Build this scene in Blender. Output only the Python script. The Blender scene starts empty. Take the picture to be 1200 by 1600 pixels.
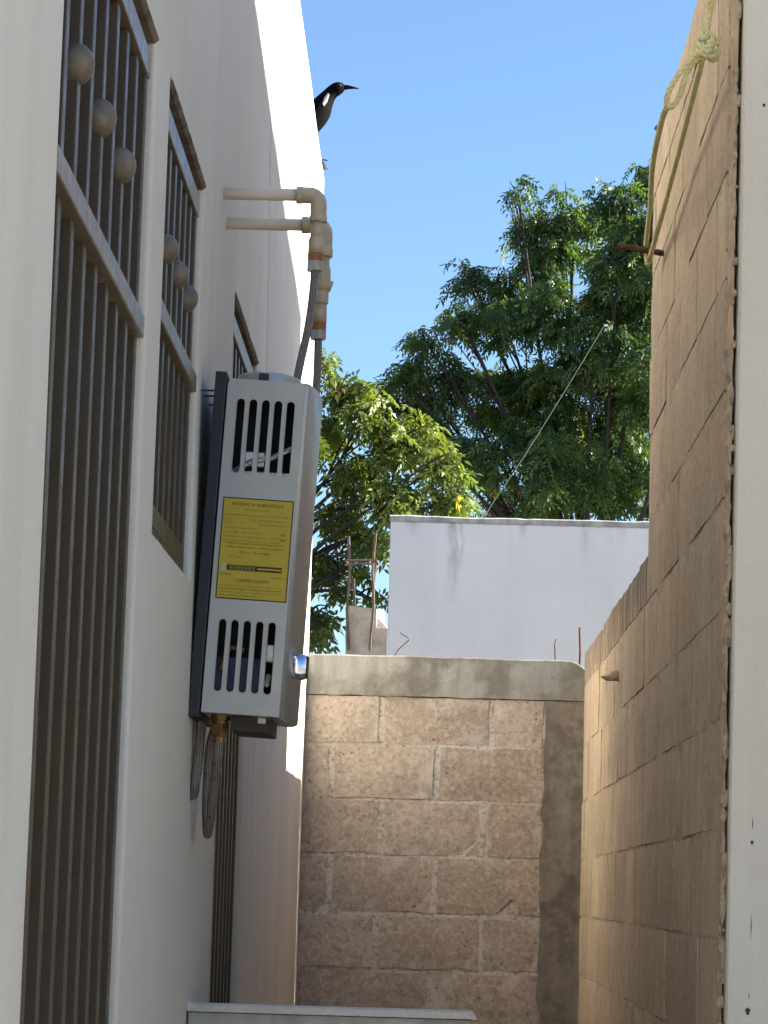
import bpy, bmesh, math, random
import numpy as np
from mathutils import Vector, Matrix, noise
random.seed(7)
rng = np.random.default_rng(7)
sc = bpy.context.scene
col = sc.collection

# ------------------------------------------------------------------ camera
cam = bpy.data.cameras.new("camera")
cam_ob = bpy.data.objects.new("camera", cam)
col.objects.link(cam_ob)
cam.sensor_fit = 'VERTICAL'
cam.sensor_height = 36.0
cam.lens = 36.0 * 4300 / 1600
cam.clip_start = 0.05
cam.clip_end = 2000
R = [[0.9994496, 0.0256851, -0.0209923], [0.0172741, 0.1372717, 0.9903828], [0.0283197, -0.9902004, 0.1367524]]
cam_ob.matrix_world = Matrix(((R[0][0], -R[0][1], -R[0][2], 0), (R[1][0], -R[1][1], -R[1][2], 0),
                              (R[2][0], -R[2][1], -R[2][2], 1.55), (0, 0, 0, 1)))
sc.camera = cam_ob

# ------------------------------------------------------------------ light
SUN = Vector((1.0, 0.12, 0.485)).normalized()
elev = math.asin(SUN.z)
azim = math.atan2(SUN.x, SUN.y)
world = bpy.data.worlds.new("World")
sc.world = world
world.use_nodes = True
wn = world.node_tree
wn.nodes.clear()
sky = wn.nodes.new("ShaderNodeTexSky")
sky.sky_type = 'NISHITA'
sky.sun_disc = False
sky.sun_elevation = elev
sky.sun_rotation = azim
sky.air_density = 1.0
sky.dust_density = 0.6
sky.ozone_density = 5.0
bg = wn.nodes.new("ShaderNodeBackground")
bg.inputs[1].default_value = 0.06
wo = wn.nodes.new("ShaderNodeOutputWorld")
wn.links.new(sky.outputs[0], bg.inputs[0])
wn.links.new(bg.outputs[0], wo.inputs[0])
sun = bpy.data.lights.new("sun", 'SUN')
sun.energy = 5.0
sun.angle = math.radians(0.5)
sun.color = (1.0, 0.93, 0.82)
sun_ob = bpy.data.objects.new("sun", sun)
sun_ob.rotation_euler = SUN.to_track_quat('Z', 'Y').to_euler()
sun_ob.location = (8, 5, 12)
col.objects.link(sun_ob)
sc.view_settings.view_transform = 'Standard'
sc.view_settings.look = 'None'
sc.view_settings.exposure = 2.1
sc.view_settings.gamma = 1.0
sc.view_settings.use_curve_mapping = False
sc.render.engine = 'CYCLES'
sc.cycles.max_bounces = 10
sc.cycles.diffuse_bounces = 6

# ------------------------------------------------------------------ material helpers
class NT:
    def __init__(s, name):
        s.m = bpy.data.materials.new(name)
        s.m.use_nodes = True
        s.t = s.m.node_tree
        s.t.nodes.clear()
        s.out = s.t.nodes.new("ShaderNodeOutputMaterial")
        s.p = s.t.nodes.new("ShaderNodeBsdfPrincipled")
        s.t.links.new(s.p.outputs[0], s.out.inputs[0])
        s.tc = s.t.nodes.new("ShaderNodeTexCoord")
    def link(s, a, b):
        if hasattr(a, 'links'):
            s.t.links.new(a, b)
        elif hasattr(b.default_value, '__len__') and len(b.default_value) == 4 and len(a) == 3:
            b.default_value = (*a, 1)
        else:
            b.default_value = a
    def coord(s, scale=(1, 1, 1), jitter=False):
        mp = s.t.nodes.new("ShaderNodeMapping")
        s.t.links.new(s.tc.outputs['Object'], mp.inputs[0])
        mp.inputs['Scale'].default_value = scale
        if jitter:
            oi = s.t.nodes.new("ShaderNodeObjectInfo")
            k = s.t.nodes.new("ShaderNodeVectorMath"); k.operation = 'SCALE'
            k.inputs[0].default_value = (37.0, 11.0, 23.0)
            s.t.links.new(oi.outputs['Random'], k.inputs['Scale'])
            s.t.links.new(k.outputs[0], mp.inputs['Location'])
        return mp.outputs[0]
    def noise(s, scale, detail=4, rough=.55, vec=None, dist=0):
        n = s.t.nodes.new("ShaderNodeTexNoise")
        n.inputs['Scale'].default_value = scale
        n.inputs['Detail'].default_value = detail
        n.inputs['Roughness'].default_value = rough
        n.inputs['Distortion'].default_value = dist
        s.t.links.new(vec if vec is not None else s.coord(), n.inputs['Vector'])
        return n.outputs[0]
    def voronoi(s, scale, vec=None, feature='F1'):
        n = s.t.nodes.new("ShaderNodeTexVoronoi")
        n.feature = feature
        n.inputs['Scale'].default_value = scale
        s.t.links.new(vec if vec is not None else s.coord(), n.inputs['Vector'])
        return n.outputs[0]
    def ramp(s, v, lo, hi, a=0., b=1.):
        n = s.t.nodes.new("ShaderNodeMapRange")
        s.t.links.new(v, n.inputs[0])
        n.inputs[1].default_value = lo; n.inputs[2].default_value = hi
        n.inputs[3].default_value = a; n.inputs[4].default_value = b
        return n.outputs[0]
    def math(s, op, a, b=0.):
        n = s.t.nodes.new("ShaderNodeMath"); n.operation = op
        s.link(a, n.inputs[0]); s.link(b, n.inputs[1])
        return n.outputs[0]
    def mix(s, f, a, b, mode='MIX'):
        n = s.t.nodes.new("ShaderNodeMix"); n.data_type = 'RGBA'; n.blend_type = mode
        s.link(f, n.inputs[0]); s.link(a, n.inputs[6]); s.link(b, n.inputs[7])
        return n.outputs[2]
    def attr(s, name):
        n = s.t.nodes.new("ShaderNodeAttribute"); n.attribute_name = name
        return n.outputs['Fac']
    def rand(s):
        return s.t.nodes.new("ShaderNodeObjectInfo").outputs['Random']
    def sep(s, axis):
        n = s.t.nodes.new("ShaderNodeSeparateXYZ")
        s.t.links.new(s.tc.outputs['Object'], n.inputs[0])
        return n.outputs[axis]
    def bump(s, h, strength, dist, prev=None):
        n = s.t.nodes.new("ShaderNodeBump")
        n.inputs['Strength'].default_value = strength
        n.inputs['Distance'].default_value = dist
        s.t.links.new(h, n.inputs['Height'])
        if prev is not None: s.t.links.new(prev, n.inputs['Normal'])
        return n.outputs[0]
    def done(s, color, rough=.8, metal=0., normal=None, spec=None):
        s.link(color, s.p.inputs['Base Color'])
        s.link(rough, s.p.inputs['Roughness'])
        s.p.inputs['Metallic'].default_value = metal
        if spec is not None: s.p.inputs['Specular IOR Level'].default_value = spec
        if normal is not None: s.t.links.new(normal, s.p.inputs['Normal'])
        return s.m

def plaster(name, base, stain, stain_amt=.35, grime=0., drip=None):
    n = NT(name)
    c = n.mix(n.ramp(n.noise(1.1, 5), .35, .7), base, [v * .87 for v in base])
    streak = n.ramp(n.noise(1.0, 4, .6, n.coord((5, 5, .35))), .52, .75)
    c = n.mix(n.math('MULTIPLY', streak, stain_amt), c, stain)
    fine = n.noise(120, 4, .68)
    c = n.mix(n.ramp(fine, .42, .62, 0, .2), c, [v * .78 for v in base])
    pits = n.ramp(n.voronoi(9, n.coord((1, 1, .6))), .02, .05, 1, 0)
    gate = n.ramp(n.noise(2.3, 2), .58, .62)
    pits = n.math('MULTIPLY', pits, gate)
    c = n.mix(n.math('MULTIPLY', pits, .7), c, (.12, .09, .07))
    if grime:
        g = n.ramp(n.noise(1.0, 5, .65, n.coord((9, 9, .5))), .5, .72, 0, grime)
        c = n.mix(g, c, (.16, .16, .14))
    if drip:
        X = n.sep('X'); Z = n.sep('Z')
        wv = n.math('MULTIPLY', n.math('SUBTRACT', n.noise(2.2, 3, .5), .5), .10)
        for (dx, w, ln, am) in drip:
            dd = n.math('ABSOLUTE', n.math('SUBTRACT', n.math('ADD', X, wv), dx))
            a_ = n.ramp(dd, 0, w, am, 0)
            a_ = n.math('MULTIPLY', a_, n.ramp(Z, 3.6 - ln, 3.6, 0, 1))
            c = n.mix(n.math('MULTIPLY', a_, n.ramp(n.noise(14, 4, .6, n.coord((1, 1, .25))), .35, .6)), c, (.17, .18, .15))
    b = n.bump(n.noise(8, 4, .5), .35, .004)
    b = n.bump(fine, .5, .0022, b)
    b = n.bump(n.noise(34, 3, .5), .3, .003, b)
    return n.done(c, .88, 0, b, .25)

def concrete(name, base, dark, amt=.6, scale=3., spk=90., streaks=True):
    n = NT(name)
    c = n.mix(n.ramp(n.noise(scale, 6, .62), .47, .58, 0, amt), base, dark)
    if streaks:
        c = n.mix(n.ramp(n.noise(1.2, 5, .65, n.coord((7, 7, .7))),   .47, .62, 0, .5), c, dark)
    sp = n.noise(spk, 4, .65)
    c = n.mix(n.ramp(sp, .35, .7, 0, .45), c, [v * .62 for v in base])
    b = n.bump(n.noise(18, 6, .6), .6, .008)
    b = n.bump(sp, .5, .002, b)
    return n.done(c, .92, 0, b, .2)

def blockmat(name, a, b_, mortar, pit=.5, weather=0, streak=0, gr=1., bs=1.):
    n = NT(name)
    v = n.coord((1, 1, 1), True)
    r = n.rand()
    base = n.mix(r, a, b_)
    r2 = n.math('FRACT', n.math('MULTIPLY', r, 7.31))
    base = n.mix(n.ramp(r2, .0, 1., 0, .5), base, (.34, .285, .255))
    base = n.mix(n.ramp(n.noise(5, 5, .6, v), .42, .62, 0, .5), base, [x * .72 for x in a])
    grain = n.noise(62, 5, .68, v, .4)
    c = n.mix(n.ramp(grain, .47, .36, 0, .62 * gr), base, [x * .40 for x in a])
    c = n.mix(n.ramp(grain, .52, .64, 0, .6 * gr), c, [min(1, x * 1.6) for x in a])
    med = n.noise(24, 4, .6, v)
    c = n.mix(n.ramp(med, .46, .60, 0, .22 * gr), c, [x * .62 for x in a])
    sm = n.math('ADD', n.attr('smear'), n.ramp(n.noise(13, 6, .7, v), .36, .64, -.55, .55))
    c = n.mix(n.ramp(sm, .35, .85, 0, .7), c, mortar)
    pits = n.ramp(n.voronoi(34, v), .12, .2, 1, 0)
    pits = n.math('MULTIPLY', pits, n.ramp(n.noise(11, 3, .5, v), .55, .62))
    c = n.mix(n.math('MULTIPLY', pits, pit), c, (.07, .05, .04))
    if streak:
        st = n.noise(1.0, 5, .65, n.coord((16, 16, .8)))
        c = n.mix(n.ramp(st, .50, .62, 0, streak), c, [x * .55 for x in a])
        c = n.mix(n.ramp(st, .46, .38, 0, streak * .7), c, [min(1, x * 1.25) for x in a])
    if weather:
        st = n.noise(1.0, 4, .6, n.coord((22, 22, 1.2)))
        up = n.ramp(n.sep('Z'), 2.18, 2.44, -.12, .10)
        c = n.mix(n.ramp(n.math('ADD', st, up), .46, .60, 0, weather), c, (.10, .078, .055))
    h = n.math('SUBTRACT', grain, n.math('MULTIPLY', pits, .5))
    bm = n.bump(n.noise(14, 4, .6, v), .5 * bs, .006)
    bm = n.bump(h, .75 * bs, .004, bm)
    return n.done(c, .95, 0, bm, .15)

def simple(name, base, rough=.5, metal=0., var=.2, scale=30., bump=.0, dark=None, streak=False):
    n = NT(name)
    v = n.coord((6, 6, .6)) if streak else None
    c = n.mix(n.ramp(n.noise(scale, 5, .6, v), .35, .7, 0, 1), base, dark or [x * (1 - var) for x in base])
    rg = n.ramp(n.noise(scale * 2.3, 3), .3, .7, max(.02, rough - .07), min(1, rough + .1))
    b = n.bump(n.noise(scale * 3, 3), bump, .003) if bump else None
    return n.done(c, rg, metal, b)

M = {}
M['wall'] = plaster('white_plaster', (.69, .64, .54), (.50, .42, .34), .3)
M['neighbour'] = plaster('pale_plaster', (.64, .61, .54), (.44, .41, .35), .3, .12)
M['whitewall'] = plaster('white_render', (.87, .86, .83), (.60, .60, .58), .2, .06, [(-.93, .05, .5, .95), (-.90, .02, .3, .9), (-.2, .04, .25, .5), (-.55, .03, .12, .6), (-1.17, .06, .12, .5), (-.03, .05, .15, .5)])
M['coping'] = concrete('coping_concrete', (.52, .52, .50), (.20, .21, .18), .7, 5, 60)
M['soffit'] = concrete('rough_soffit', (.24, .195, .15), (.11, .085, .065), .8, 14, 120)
M['block'] = blockmat('sand_block', (.41, .345, .29), (.52, .45, .39), (.54, .525, .49), .5, 0, 0, .8)
M['wallblock'] = blockmat('smoothed_block', (.55, .435, .305), (.68, .55, .40), (.56, .47, .36), .6, 0, .22, .55, .55)
M['weatherblock'] = blockmat('weathered_block', (.46, .365, .265), (.52, .42, .32), (.48, .40, .31), .7, .65, .35, .6, .6)
M['mortar'] = concrete('grey_mortar', (.38, .37, .345), (.26, .24, .215), .6, 9, 80)
def mortarmat():
    n = NT('mixed_mortar')
    a = n.ramp(n.noise(3.5, 4, .6), .44, .58)
    c = n.mix(a, (.55, .535, .50), (.46, .41, .35))
    g = n.noise(70, 5, .65)
    c = n.mix(n.ramp(g, .5, .36, 0, .7), c, (.17, .15, .125))
    c = n.mix(n.ramp(g, .54, .64, 0, .5), c, (.55, .53, .49))
    return n.done(c, .95, 0, n.bump(g, .8, .005), .15)
M['mortar'] = mortarmat()
M['tanmortar'] = concrete('tan_mortar', (.58, .47, .345), (.32, .25, .18), .6, 9, 80)
M['cap'] = concrete('cap_concrete', (.37, .375, .36), (.15, .14, .12), .8, 3.4, 110)
M['crumb'] = concrete('mortar_crumb', (.46, .40, .32), (.20, .16, .12), .8, 30, 120, False)
M['column'] = concrete('column_concrete', (.25, .225, .20), (.12, .105, .09), .75, 9, 70)
M['counter'] = concrete('counter_cement', (.70, .65, .56), (.50, .46, .40), .5, 5, 140, False)
M['support'] = concrete('counter_front', (.56, .52, .45), (.28, .26, .23), .7, 4, 140)
M['stub'] = concrete('post_concrete', (.44, .41, .39), (.24, .22, .21), .7, 9, 60)
M['ground'] = concrete('ground_earth', (.33, .28, .22), (.22, .19, .15), .6, .8, 40, False)
M['floor'] = concrete('floor_cement', (.30, .28, .25), (.22, .2, .18), .6, 1.5, 60, False)
M['bronze'] = simple('bronze_paint', (.092, .069, .044), .40, .2, .06, 12)
M['bronzelight'] = simple('bronze_flat_bar', (.25, .20, .13), .36, .2, .2, 12)
M['glass'] = simple('dark_glass', (.035, .03, .026), .12, 0, .3, 4)
M['ball'] = simple('bronze_ball', (.20, .16, .11), .5, .2, .45, 40)
M['casing'] = simple('silver_enamel', (.44, .44, .415), .40, .4, .05, 8)
M['frontmetal'] = simple('front_sheet', (.48, .46, .43), .40, .4, .06, 8)
M['charcoal'] = simple('charcoal_plate', (.022, .024, .032), .5, .1, .25, 20)
M['inside'] = simple('inside_dark', (.012, .012, .014), .7, 0, .3, 20)
M['blueinside'] = simple('inside_blue', (.03, .04, .085), .5, .2, .3, 20)
M['zinc'] = simple('zinc', (.55, .56, .57), .35, .8, .25, 30)
M['chrome'] = simple('chrome', (.62, .68, .80), .08, 1., .05, 20)
M['black'] = simple('black_plastic', (.012, .012, .013), .35, 0, .2, 30)
M['label'] = simple('yellow_label', (.52, .40, .022), .45, 0, .12, 22)
M['ink'] = simple('label_ink', (.045, .035, .008), .6, 0, .2, 30)
M['inkgrey'] = simple('label_ink_grey', (.22, .17, .03), .6, 0, .2, 30)
M['cream'] = simple('cream_pipe', (.68, .61, .49), .38, 0, .1, 12, .05)
M['fitting'] = simple('tan_fitting', (.50, .41, .285), .4, 0, .22, 40, .1)
M['copper'] = simple('copper_thread', (.46, .21, .10), .4, .4, .35, 60)
M['brass'] = simple('brass', (.27, .16, .06), .4, .7, .45, 60)
M['rust'] = concrete('rusted_steel', (.14, .075, .045), (.05, .03, .022), .8, 40, 200, False)
M['rebar'] = concrete('weathered_rebar', (.15, .12, .105), (.08, .065, .06), .8, 30, 150, False)
M['feather'] = simple('black_feather', (.0025, .0025, .004), .8, 0, .4, 60, .3)
M['feather'].node_tree.nodes['Principled BSDF'].inputs['Specular IOR Level'].default_value = .08
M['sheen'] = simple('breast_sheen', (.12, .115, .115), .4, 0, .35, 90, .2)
M['eye'] = simple('bird_eye', (.65, .55, .25), .2)
M['bark'] = concrete('bark', (.06, .05, .042), (.03, .026, .022), .8, 12, 60)
M['tray'] = simple('tray_dark', (.055, .045, .032), .6, .2, .4)
M['wire'] = simple('grey_wire', (.13, .13, .10), .6, .2, .2)

def braid():
    n = NT('braided_steel')
    w = n.t.nodes.new("ShaderNodeTexWave"); w.inputs['Scale'].default_value = 90; w.inputs['Distortion'].default_value = 3
    n.t.links.new(n.coord((1, 1, 1.2)), w.inputs['Vector'])
    c = n.mix(n.ramp(w.outputs[1], .2, .8), (.09, .08, .072), (.32, .29, .265))
    sp = n.ramp(n.voronoi(55), .1, .2, 1, 0)
    c = n.mix(n.math('MULTIPLY', sp, .75), c, (.02, .015, .015))
    return n.done(c, .45, .5, n.bump(w.outputs[1], .6, .002))
M['braid'] = braid()

def ropemat():
    n = NT('yellow_rope')
    c = n.mix(n.ramp(n.noise(25, 4), .35, .65), (.66, .61, .32), (.55, .50, .26))
    c = n.mix(n.ramp(n.noise(140, 3), .55, .75, 0, .5), c, (.24, .21, .08))
    return n.done(c, .75, 0, n.bump(n.noise(300, 2), .4, .001))
M['rope'] = ropemat()

def leafmat(name, a, b, c3):
    n = NT(name)
    t = n.attr('tone')
    c = n.mix(t, a, b)
    c = n.mix(n.ramp(t, .86, .97), c, c3)
    n.link(c, n.p.inputs['Base Color'])
    n.p.inputs['Roughness'].default_value = .42
    n.p.inputs['Specular IOR Level'].default_value = .45
    tr = n.t.nodes.new("ShaderNodeBsdfTranslucent")
    k = n.mix(1., c, (1.25, 1.35, .5), 'MULTIPLY')
    n.t.links.new(k, tr.inputs[0])
    ms = n.t.nodes.new("ShaderNodeMixShader"); ms.inputs[0].default_value = .38
    n.t.links.new(n.p.outputs[0], ms.inputs[1]); n.t.links.new(tr.outputs[0], ms.inputs[2])
    n.t.links.new(ms.outputs[0], n.out.inputs[0])
    return n.m
M['leafdark'] = leafmat('neem_leaf', (.030, .064, .024), (.140, .215, .058), (.26, .27, .06))
M['leaflight'] = leafmat('almond_leaf', (.070, .115, .026), (.25, .275, .055), (.42, .34, .07))

# ------------------------------------------------------------------ mesh helpers
def base_of(parent):
    p = Vector((0, 0, 0))
    while parent is not None:
        p += parent.location; parent = parent.parent
    return p

class MB:
    def __init__(s): s.v = []; s.f = []; s.a = []
    def add(s, vs, fs, att=None):
        k = len(s.v); s.v += [tuple(v) for v in vs]; s.f += [tuple(i + k for i in f) for f in fs]
        s.a += list(att) if att is not None else [0.] * len(vs)
        return s
    def box(s, x0, x1, y0, y1, z0, z1):
        return s.add([(x0, y0, z0), (x1, y0, z0), (x1, y1, z0), (x0, y1, z0), (x0, y0, z1), (x1, y0, z1), (x1, y1, z1), (x0, y1, z1)],
                     [(0, 3, 2, 1), (4, 5, 6, 7), (0, 1, 5, 4), (1, 2, 6, 5), (2, 3, 7, 6), (3, 0, 4, 7)])
    def tube(s, pts, rad, seg=10, cap=True):
        pts = [Vector(p) for p in pts]
        if not hasattr(rad, '__len__'): rad = [rad] * len(pts)
        vs = []; fs = []; up = None
        for i, p in enumerate(pts):
            d = (pts[min(i + 1, len(pts) - 1)] - pts[max(i - 1, 0)])
            if d.length < 1e-9: d = Vector((0, 0, 1))
            d.normalize()
            if up is None: up = d.orthogonal().normalized()
            else:
                up = up - d * up.dot(d)
                up = up.normalized() if up.length > 1e-6 else d.orthogonal().normalized()
            w = d.cross(up)
            for k in range(seg):
                a = 2 * math.pi * k / seg
                vs.append(p + (up * math.cos(a) + w * math.sin(a)) * rad[i])
        for i in range(len(pts) - 1):
            for k in range(seg):
                fs.append((i * seg + k, i * seg + (k + 1) % seg, (i + 1) * seg + (k + 1) % seg, (i + 1) * seg + k))
        if cap:
            fs.append(tuple(range(seg))[::-1]); fs.append(tuple((len(pts) - 1) * seg + k for k in range(seg)))
        return s.add(vs, fs)
    def sphere(s, c, r, nu=16, nv=10):
        vs = [(c[0], c[1], c[2] - r)]; fs = []
        for j in range(1, nv):
            t = math.pi * j / nv
            for i in range(nu):
                a = 2 * math.pi * i / nu
                vs.append((c[0] + r * math.sin(t) * math.cos(a), c[1] + r * math.sin(t) * math.sin(a), c[2] - r * math.cos(t)))
        vs.append((c[0], c[1], c[2] + r)); L = len(vs) - 1
        for i in range(nu):
            fs.append((0, 1 + (i + 1) % nu, 1 + i)); fs.append((L, L - nu + i, L - nu + (i + 1) % nu))
        for j in range(nv - 2):
            for i in range(nu):
                a = 1 + j * nu
                fs.append((a + i, a + (i + 1) % nu, a + nu + (i + 1) % nu, a + nu + i))
        return s.add(vs, fs)
    def build(s, name, mat, parent=None, smooth=False, local=False, bevel=0., att=None):
        me = bpy.data.meshes.new(name)
        off = Vector((0, 0, 0)) if (local or parent is None) else base_of(parent)
        me.from_pydata([(v[0] - off.x, v[1] - off.y, v[2] - off.z) for v in s.v], [], s.f)
        if att:
            at = me.attributes.new(att, 'FLOAT', 'POINT'); at.data.foreach_set('value', s.a)
        me.materials.append(mat)
        me.update()
        if smooth: me.polygons.foreach_set('use_smooth', [True] * len(me.polygons))
        o = bpy.data.objects.new(name, me)
        col.objects.link(o)
        if parent is not None: o.parent = parent
        if bevel:
            b = o.modifiers.new('bevel', 'BEVEL'); b.width = bevel; b.segments = 2; b.limit_method = 'ANGLE'
        return o

def tag(o, label=None, cat=None, group=None, kind=None):
    if label: o['label'] = label
    if cat: o['category'] = cat
    if group: o['group'] = group
    if kind: o['kind'] = kind
    return o
def empty(name, loc, label, cat, group=None):
    o = bpy.data.objects.new(name, None); col.objects.link(o); o.location = loc
    return tag(o, label, cat, group)
def smoothpath(pts, n=8):
    P = [Vector(p) for p in pts]; out = []
    for i in range(len(P) - 1):
        p0 = P[max(i - 1, 0)]; p1 = P[i]; p2 = P[i + 1]; p3 = P[min(i + 2, len(P) - 1)]
        for k in range(n):
            t = k / n
            out.append(.5 * ((2 * p1) + (p2 - p0) * t + (2 * p0 - 5 * p1 + 4 * p2 - p3) * t * t + (3 * p1 - p0 - 3 * p2 + p3) * t ** 3))
    out.append(P[-1]); return out
def nz(x, y, z, s=1.): return noise.noise(Vector((x * s, y * s, z * s)))

# ------------------------------------------------------------------ ground
tag(MB().add([(-400, -400, -.004), (400, -400, -.004), (400, 800, -.004), (-400, 800, -.004)], [(0, 1, 2, 3)]).build('ground', M['ground']), kind='structure')
tag(MB().add([(-.47, -6, 0), (9, -6, 0), (9, 5.3, 0), (-.47, 5.3, 0)], [(0, 1, 2, 3)])
    .add([(-.47, 5.3, 0), (.6, 5.3, 0), (.6, 10.4, 0), (-.47, 10.4, 0)], [(0, 1, 2, 3)]).build('alley_floor', M['floor']), kind='structure')

# ------------------------------------------------------------------ house on the left
XL = -.496
house = empty('house', (XL, 7, 0), 'white plastered house wall with three barred openings along the left of the alley', 'house')
OPEN = [(3.385, 4.452, .1, 2.95), (4.688, 5.425, 2.155, 2.955), (6.285, 7.15, .1, 2.925)]
RB = .010
def wobble(y, z): return .0022 * nz(y, 3.3, z, 1.3) + .0005 * nz(y, 9.1, z, 6.)
def house_wall():
    ys = [-4, 0, 2.0, 10.52]; zs = [0, 4.33]
    for a, b, c, d in OPEN:
        ys += [a - RB, b + RB]; zs += [c - RB, d + RB]
    def fill(v, step):
        v = sorted(set(round(x, 4) for x in v)); o = []
        for p, q in zip(v, v[1:]):
            n = max(1, int(round((q - p) / step)))
            o += [p + (q - p) * k / n for k in range(n)]
        return o + [v[-1]]
    ys = fill(ys, .16); zs = fill(zs, .16)
    GY = 7.38
    # a fine plaster joint runs up the wall, leaning slightly
    ys = [y for y in ys if abs(y - GY) > .08] + [GY - .0045, GY, GY + .0045]
    ys.sort()
    def gy(z): return 7.28 + .25 * (3.75 - min(max(z, 2.8), 4.4))
    def yy(y, z):
        g = gy(z) - GY
        if y < 7.165: return y
        if y <= GY + .005: return y + g * min(1, (y - 7.165) / (GY - .0045 - 7.165))
        return y + g * (10.52 - y) / (10.52 - GY - .0045)
    def top(y): return 4.385 - .026 * (y - 8.5) + .006 * nz(y, 0, 0, 1.5)
    m = MB(); idx = {}
    def vid(i, j):
        if (i, j) not in idx:
            y, z = ys[i], zs[j]
            x = XL + wobble(y, z)
            if abs(y - GY) < 1e-6: x -= .006
            idx[i, j] = len(m.v)
            zz = z if j < len(zs) - 1 else top(y) - .015
            m.v.append((x, yy(y, z), zz)); m.a.append(0)
        return idx[i, j]
    def hole(y, z): return any(a - RB < y < b + RB and c - RB < z < d + RB for a, b, c, d in OPEN)
    for i in range(len(ys) - 1):
        for j in range(len(zs) - 1):
            if hole((ys[i] + ys[i + 1]) / 2, (zs[j] + zs[j + 1]) / 2): continue
            m.f.append((vid(i, j), vid(i + 1, j), vid(i + 1, j + 1), vid(i, j + 1)))
    # rounded reveals
    for a, b, c, d in OPEN:
        loop = []
        A, B, Cc, D = a - RB, b + RB, c - RB, d + RB
        yl = [y for y in ys if A - 1e-4 <= y <= B + 1e-4]; zl = [z for z in zs if Cc - 1e-4 <= z <= D + 1e-4]
        loop = [(y, zl[0]) for y in yl] + [(yl[-1], z) for z in zl[1:]] + [(y, zl[-1]) for y in yl[::-1][1:]] + [(yl[0], z) for z in zl[::-1][1:-1]]
        rings = []
        cy, cz = (a + b) / 2, (c + d) / 2
        for k in range(6):
            if k < 5:
                t = k / 4 * math.pi / 2; inset = RB * math.sin(t); dep = RB * (1 - math.cos(t))
            else: inset = RB; dep = .15
            ring = []
            for (y, z) in loop:
                e = inset + (.003 * nz(y, z, k, 9) if k > 1 else 0)
                yk = min(max(y, A + e), B - e); zk = min(max(z, Cc + e), D - e)
                ring.append(len(m.v)); m.v.append((XL + wobble(y, z) - dep, yk, zk)); m.a.append(0)
            rings.append(ring)
        n = len(loop)
        for k in range(5):
            for q in range(n):
                m.f.append((rings[k][q], rings[k + 1][q], rings[k + 1][(q + 1) % n], rings[k][(q + 1) % n]))
    # parapet top with rounded edge, far end, roof
    nt = len(zs) - 1
    prev = [vid(i, nt) for i in range(len(ys))]
    for (dx, dz) in [(-.004, .010), (-.014, .015), (-.16, .012), (-.16, -.4), (-5, -.4)]:
        cur = []
        for i, y in enumerate(ys):
            cur.append(len(m.v)); m.v.append((XL + dx, yy(y, 4.33), top(y) - .015 + dz)); m.a.append(0)
        for i in range(len(ys) - 1): m.f.append((prev[i], prev[i + 1], cur[i + 1], cur[i]))
        prev = cur
    w = m.build('wall', M['wall'], house, smooth=True)
    e = MB()
    e.box(-5, XL - .012, 10.44, 10.519, 0, 3.92)
    e.build('end_wall', M['wall'], house)
    MB().box(-5, XL - .2, -4, -3.92, 0, 3.92).build('end_wall', M['wall'], house)
    e = MB().box(-.654, XL - .012, 10.44, 10.518, 3.9, 4.318)
    e.build('parapet_end', M['wall'], house)
house_wall()

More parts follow.
